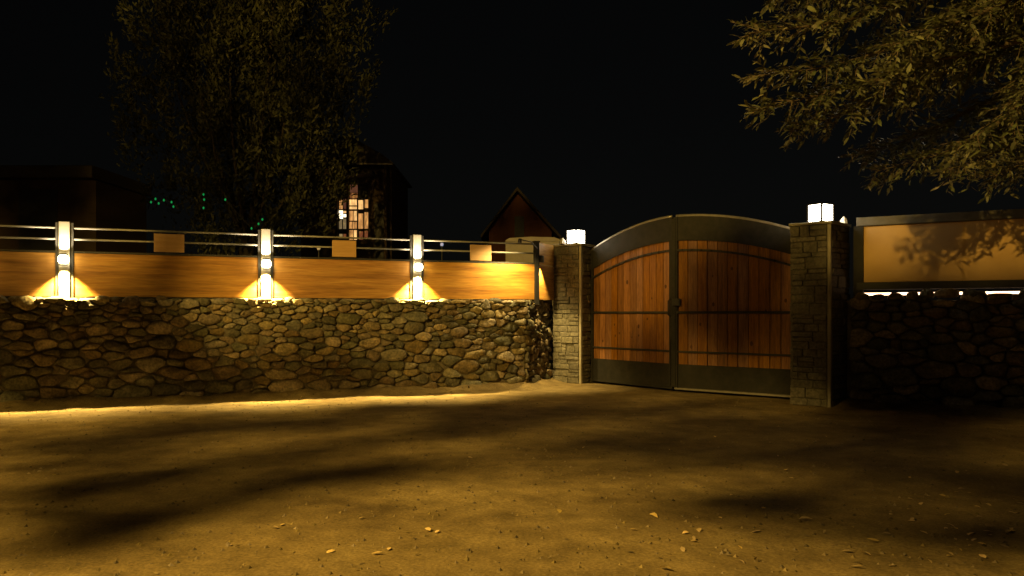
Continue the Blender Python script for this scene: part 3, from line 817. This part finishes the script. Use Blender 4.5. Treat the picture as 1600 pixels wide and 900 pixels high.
garden_tree(V((-6.75, 20.5, 1.55)), "tall dark leafy tree rising behind the fence, left of the lit house window", 3.3, 1.7, 14.5, 13, 95, 46, .14)

# green string lights hanging in that tree
gl = empty("string_light", W3(290, 318, 19), "string of tiny green lights in the dark tree above the fence", "string lights")
gp = [W3(px, py, 17.3) for px, py in ((236,316),(243,311),(248,318),(256,313),(268,316),(271,323),(318,304),(319,312),(318,325),(352,312),(393,357),(404,350),(410,343))]
obj("cord", tube(gp, .004, 4), M_BLACK, gl)
for p in gp: obj("bulb", lathe(p, [(.008,-.024),(.024,0),(.008,.03)], 6), M_GREEN, gl)

# ------------------------------------------------------------------ buildings behind
def hbox(x0, x1, y0, y1, z0, z1, m, name, parent): return obj(name, fbox(V((0,0,0)), V((1,0,0)), V((0,-1,0)), x0, x1, -y1, -y0, z0, z1), m, parent)
X = V((1,0,0)); YN = V((0,-1,0)); O0 = V((0,0,0))
d = 26.0; s_ = d/F
xp = lambda px: (px-800)*s_
zp = lambda py: CH+(HZ-py)*s_
h1 = empty("house", (xp(560), 28, 1.55), "dark timber house with a lit tall window behind the fence", "house")
# walls built round the window opening
wx0, wx1, wz0, wz1 = xp(527), xp(575.5), zp(376), zp(287)
for a, b, c_, e in ((xp(470), wx0, 1.5, zp(262)), (wx1, xp(612), 1.5, zp(262)), (wx0, wx1, 1.5, wz0), (wx0, wx1, wz1, zp(262))):
    hbox(a, b, d, d+.18, c_, e, M_HOUSE, "wall", h1)
hbox(xp(470), xp(470)+.18, d+.181, d+4, 1.5, zp(262), M_HOUSE, "side_wall", h1)
hbox(xp(612)-.18, xp(612), d+.181, d+4, 1.5, zp(262), M_HOUSE, "side_wall", h1)
rz = zp(262)+.003
ro = obj("roof", prism(O0, X, YN, [(xp(455), rz), (xp(618), rz), (xp(618), rz+.06), (xp(600), rz+.35), (xp(552), zp(218)), (xp(505), rz+.35), (xp(455), rz+.06)], -d-4.3, -d+.5), M_ROOF, h1)
obj("eave_board", fbox(O0, X, YN, xp(562), xp(616), -d+.502, -d+.53, rz, rz+.05), M_PALE, ro)
obj("porch_roof", prism(O0, X, YN, [(xp(512), zp(282)), (xp(588), zp(276)), (xp(588), zp(273)), (xp(512), zp(279))], -d+.02, -d+.7), M_ROOF, h1)
win = hbox(wx0+.002, wx1-.002, d+.14, d+.16, wz0+.002, wz1-.002, M_BLACK, "window", h1)
panes = [(529,534,310,319,1),(535.5,540.5,310,326,3),(529,534,320,326,1),(528.5,534.5,328,341,4),(535.5,540.5,329,332,0),(535.5,540.5,334,338.5,4),(535,540.5,341,357,5),(528.5,533,343,357,5),(529,534,365,372,5),(535.5,540.5,365,372,2),
         (545.5,557.5,288,300,3),(545.5,557.5,301,309,2),
         (545,557.5,311,320,0),(545,557.5,322,326,0),(559,567.5,312,326,0),(569,574,311,324,1),
         (545,551,329,344,1),(552,558,329,344,0),(559,567,333,357,1),(568.5,574,331,357,1),(545,549,346,357,1),(550,558,346,357,1),
         (545,550.5,359,374,1),(552,558,359,374,0),(560,566,361,374,2),(568,573.5,360,372,2)]
for a, b, c_, e, mi in panes:
    hbox(xp(a), xp(b), d+.115, d+.138, zp(e), zp(c_), M_WIN[mi], "pane", win)
hbox(xp(541.2), xp(544.4), d-.03, d+.137, wz0, wz1, M_HOUSE, "mullion", win)
hbox(xp(527.5), xp(541), d+.02, d+.113, zp(328.3), zp(326.6), M_HOUSE, "glazing_bar", win)
hbox(xp(544.6), xp(575), d+.02, d+.113, zp(328.6), zp(326.9), M_HOUSE, "glazing_bar", win)
hbox(xp(544.6), xp(575), d+.02, d+.113, zp(358.8), zp(357.2), M_HOUSE, "glazing_bar", win)
for px in (558.2, 568.1): hbox(xp(px)-.02, xp(px)+.01, d+.03, d+.112, wz0, zp(309), M_HOUSE, "glazing_bar", win)
obj("porch_post", fbox(O0, X, YN, xp(603), xp(607), -d+.3, -d+.4, 1.5, rz-.003), M_HOUSE, h1)
hbox(xp(585), xp(601), d-.012, d-.002, 1.56, zp(318), M_BLACK, "door", h1)

d = 34.0; s_ = d/F
h2 = empty("house", (xp(808), 36, 1.55), "small reddish gable-fronted cabin behind the fence near the gate", "house")
gw = prism(O0, X, YN, [(xp(764), 1.5), (xp(862), 1.5), (xp(862), zp(362)), (xp(808), zp(302)), (xp(764), zp(358))], -d-4, -d)
obj("wall", gw, M_GABLE, h2)
for a, b in (((808,294.5),(752,368)), ((808,294.5),(876,370))):
    p0 = V((xp(a[0]), d, zp(a[1]))); p1 = V((xp(b[0]), d, zp(b[1])))
    vs = [p0+V((0,-.45,0)), p1+V((0,-.45,0)), p1+V((0,4.3,0)), p0+V((0,4.3,0))]; vs += [v-Z*.14 for v in vs]
    obj("roof_slope", (vs, [(0,1,2,3),(7,6,5,4),(0,4,5,1),(1,5,6,2),(2,6,7,3),(3,7,4,0)]), M_ROOF, h2)
hbox(xp(804), xp(819), d-.02, d-.003, 3.2, zp(338), M_BLACK, "door", h2)
hbox(xp(803), xp(804), d-.03, d-.004, 3.2, zp(337), M_GABLE, "door_frame", h2)

d = 23.0; s_ = d/F
pts_ = [(xp(790), 1.5), (xp(874), 1.5), (xp(874), zp(374)), (xp(866), zp(371)), (xp(830), zp(370)), (xp(796), zp(372)), (xp(791), zp(375))]
h3 = empty("garden_shed", (xp(832), 23.6, 1.55), "low pale plastered shed behind the fence in front of the cabin", "shed")
obj("wall", prism(O0, X, YN, pts_[:2]+[(xp(874), zp(377)), (xp(790), zp(377))], -d-1.6, -d), M_PALE, h3)
obj("roof", prism(O0, X, YN, [(xp(789), zp(376.8)), (xp(875), zp(376.8))]+pts_[2:], -d-1.65, -d+.04), M_PALE, h3)

d = 29.0; s_ = d/F
h4 = empty("flat_house", (xp(40), 31, 1.55), "dim low flat-roofed building at the far left behind the fence", "building")
obj("wall", fbox(O0, X, YN, xp(-300), xp(150), -d-4, -d, 1.5, zp(281)), M_HOUSE, h4)
obj("fascia", fbox(O0, X, YN, xp(-304), xp(155), -d-4.2, -d+.5, zp(281)+.003, zp(262), .02), M_ROOF, h4)
for a, b in ((-200,-140),(-60,-10),(30,90)): obj("window", fbox(O0, X, YN, xp(a), xp(b), -d+.002, -d+.03, 3.4, zp(296)), M_BLACK, h4)

# small garden lights seen through the rails
for px, py, dd, m, lb in ((690.5, 382, 20, M_BLUE, "tiny bluish garden light seen just above the fence rails"), (498, 388, 19, M_WIN[5], "tiny pale garden light seen between the rails, left of a wooden square")):
    p = W3(px, py, dd); r_ = empty("garden_light", V((p.x, p.y, 1.55)), lb, "garden light")
    obj("stem", tube([V((p.x,p.y,1.5)), p-Z*.04], .015, 6), M_BLACK, r_)
    obj("lamp_head", lathe(p, [(.03,-.04),(.045,0),(.03,.04)], 8), m, r_)

# ------------------------------------------------------------------ fallen leaves and grit on the ground
rl = random.Random(33)
FM = []
for k in range(3):
    me = bpy.data.meshes.new("fallen_leaf")
    vs = [(x*1.0, y*1.5, z*1.2+.05) for x, y, z in LEAF_SHAPES[k]]; me.from_pydata(vs, [], LF); me.materials.append(M_FALL); FM.append(me)
big = [(873,796),(1016,804),(1189,830),(1092,828),(1076,834),(1327,886),(1249,795),(1248,812),(1190,795),(1153,855),(1154,878),(1065,858),(1030,889),(672,833),(680,836),(560,813),(524,862),(580,868),(607,862),(435,827),(438,823),(361,855),(731,716),(1085,848),(1337,666),(1228,737),(1233,748),(1441,786),(1540,787),(1429,804),(1425,815),(1394,836),(1374,846),(1540,825),(1525,834),(1535,831),(1508,763),(1510,769),(1500,762),(1467,772),(1475,820),(1587,785),(1575,730),(1496,738),(1512,737),(1486,826),(1572,835),(1588,832),(1540,873),(1450,874),(1388,884),(1315,861),(1345,862),(1578,858)]
big += [(rl.gauss(1500, 65), rl.gauss(825, 45)) for _ in range(34)]+[(rl.uniform(900, 1350), rl.uniform(680, 890)) for _ in range(14)]
big = [(x_, min(893, y_)) for x_, y_ in big if x_ < 1598 and y_ > 650]
def ground_z(x, y): return .016*noise.noise(V((x*.7, y*.7, 0)))+.008*noise.noise(V((x*2.3, y*2.3, 5)))
for i, (px, py) in enumerate(big):
    p = G(px, py); p.z = ground_z(p.x, p.y)+.006
    sz = rl.uniform(.05, .10) if i < 54 else rl.uniform(.035, .065)
    mw = Matrix.Translation(p) @ Euler((rl.uniform(-.3,.3), rl.uniform(-.2,.2), rl.uniform(0,6.28))).to_matrix().to_4x4() @ Matrix.Scale(sz, 4)
    tag(inst("fallen_leaf", FM[i % 3], mw), "dry pale leaf lying on the dirt ground", "leaf", "fallen leaves on the ground")
lv, lf_ = [], []
for _ in range(1500):
    y = rl.uniform(4.2, 15); x = rl.uniform(-.7, .7)*y
    if rl.random() < .35: x = rl.uniform(.25, .7)*y
    if wall_dist(x, y) < .5 or (x > .3 and y > 15): continue
    p = V((x, y, ground_z(x, y)+.004))
    add_leaf(lv, lf_, p, V((rl.uniform(-1,1), rl.uniform(-1,1), rl.uniform(-.1,.25))), Z+rvec(rl)*.3, rl.choice((.015,.02,.03,.04,.05)), rl)
for _ in range(420):                                       # scraps gathered along the wall foot
    if rl.random() < .75: p = WA0+TA*rl.uniform(-.5, LWLEN)+NA*abs(rl.gauss(.12, .22))
    else: p = RW0+TR*rl.uniform(0, 2.6)+NR*abs(rl.gauss(.12, .22))
    wd = wall_dist(p.x, p.y); zz = ground_z(p.x, p.y)+(.13*(1-wd/.55)**2*(1+.7*noise.noise(V((p.x*2.2, p.y*2.2, 9)))) if wd < .55 else 0)
    add_leaf(lv, lf_, V((p.x, p.y, zz+.008)), V((rl.uniform(-1,1), rl.uniform(-1,1), rl.uniform(-.1,.4))), Z+rvec(rl)*.5, rl.uniform(.03, .09), rl)
tag(obj("leaf_litter", (lv, lf_), M_LITTER), "small leaf scraps and twigs scattered over the dirt ground", "leaf litter", kind="stuff")
pv, pf = [], []
for _ in range(6000):
    y = rl.uniform(4.2, 14); x = rl.uniform(-.75, .75)*y
    s = rl.choice((.006,.008,.01,.014,.02)); z = ground_z(x, y); b = len(pv)
    for dx, dy, dz in ((1,0,0),(0,1,0),(-1,0,0),(0,-1,0),(0,0,.9)): pv.append((x+dx*s*rl.uniform(.7,1.3), y+dy*s*rl.uniform(.7,1.3), z+dz*s-.002))
    pf += [(b,b+1,b+4),(b+1,b+2,b+4),(b+2,b+3,b+4),(b+3,b,b+4)]
tag(obj("gravel", (pv, pf), M_LITTER), "fine gravel bits scattered over the dirt ground", "gravel", kind="stuff")
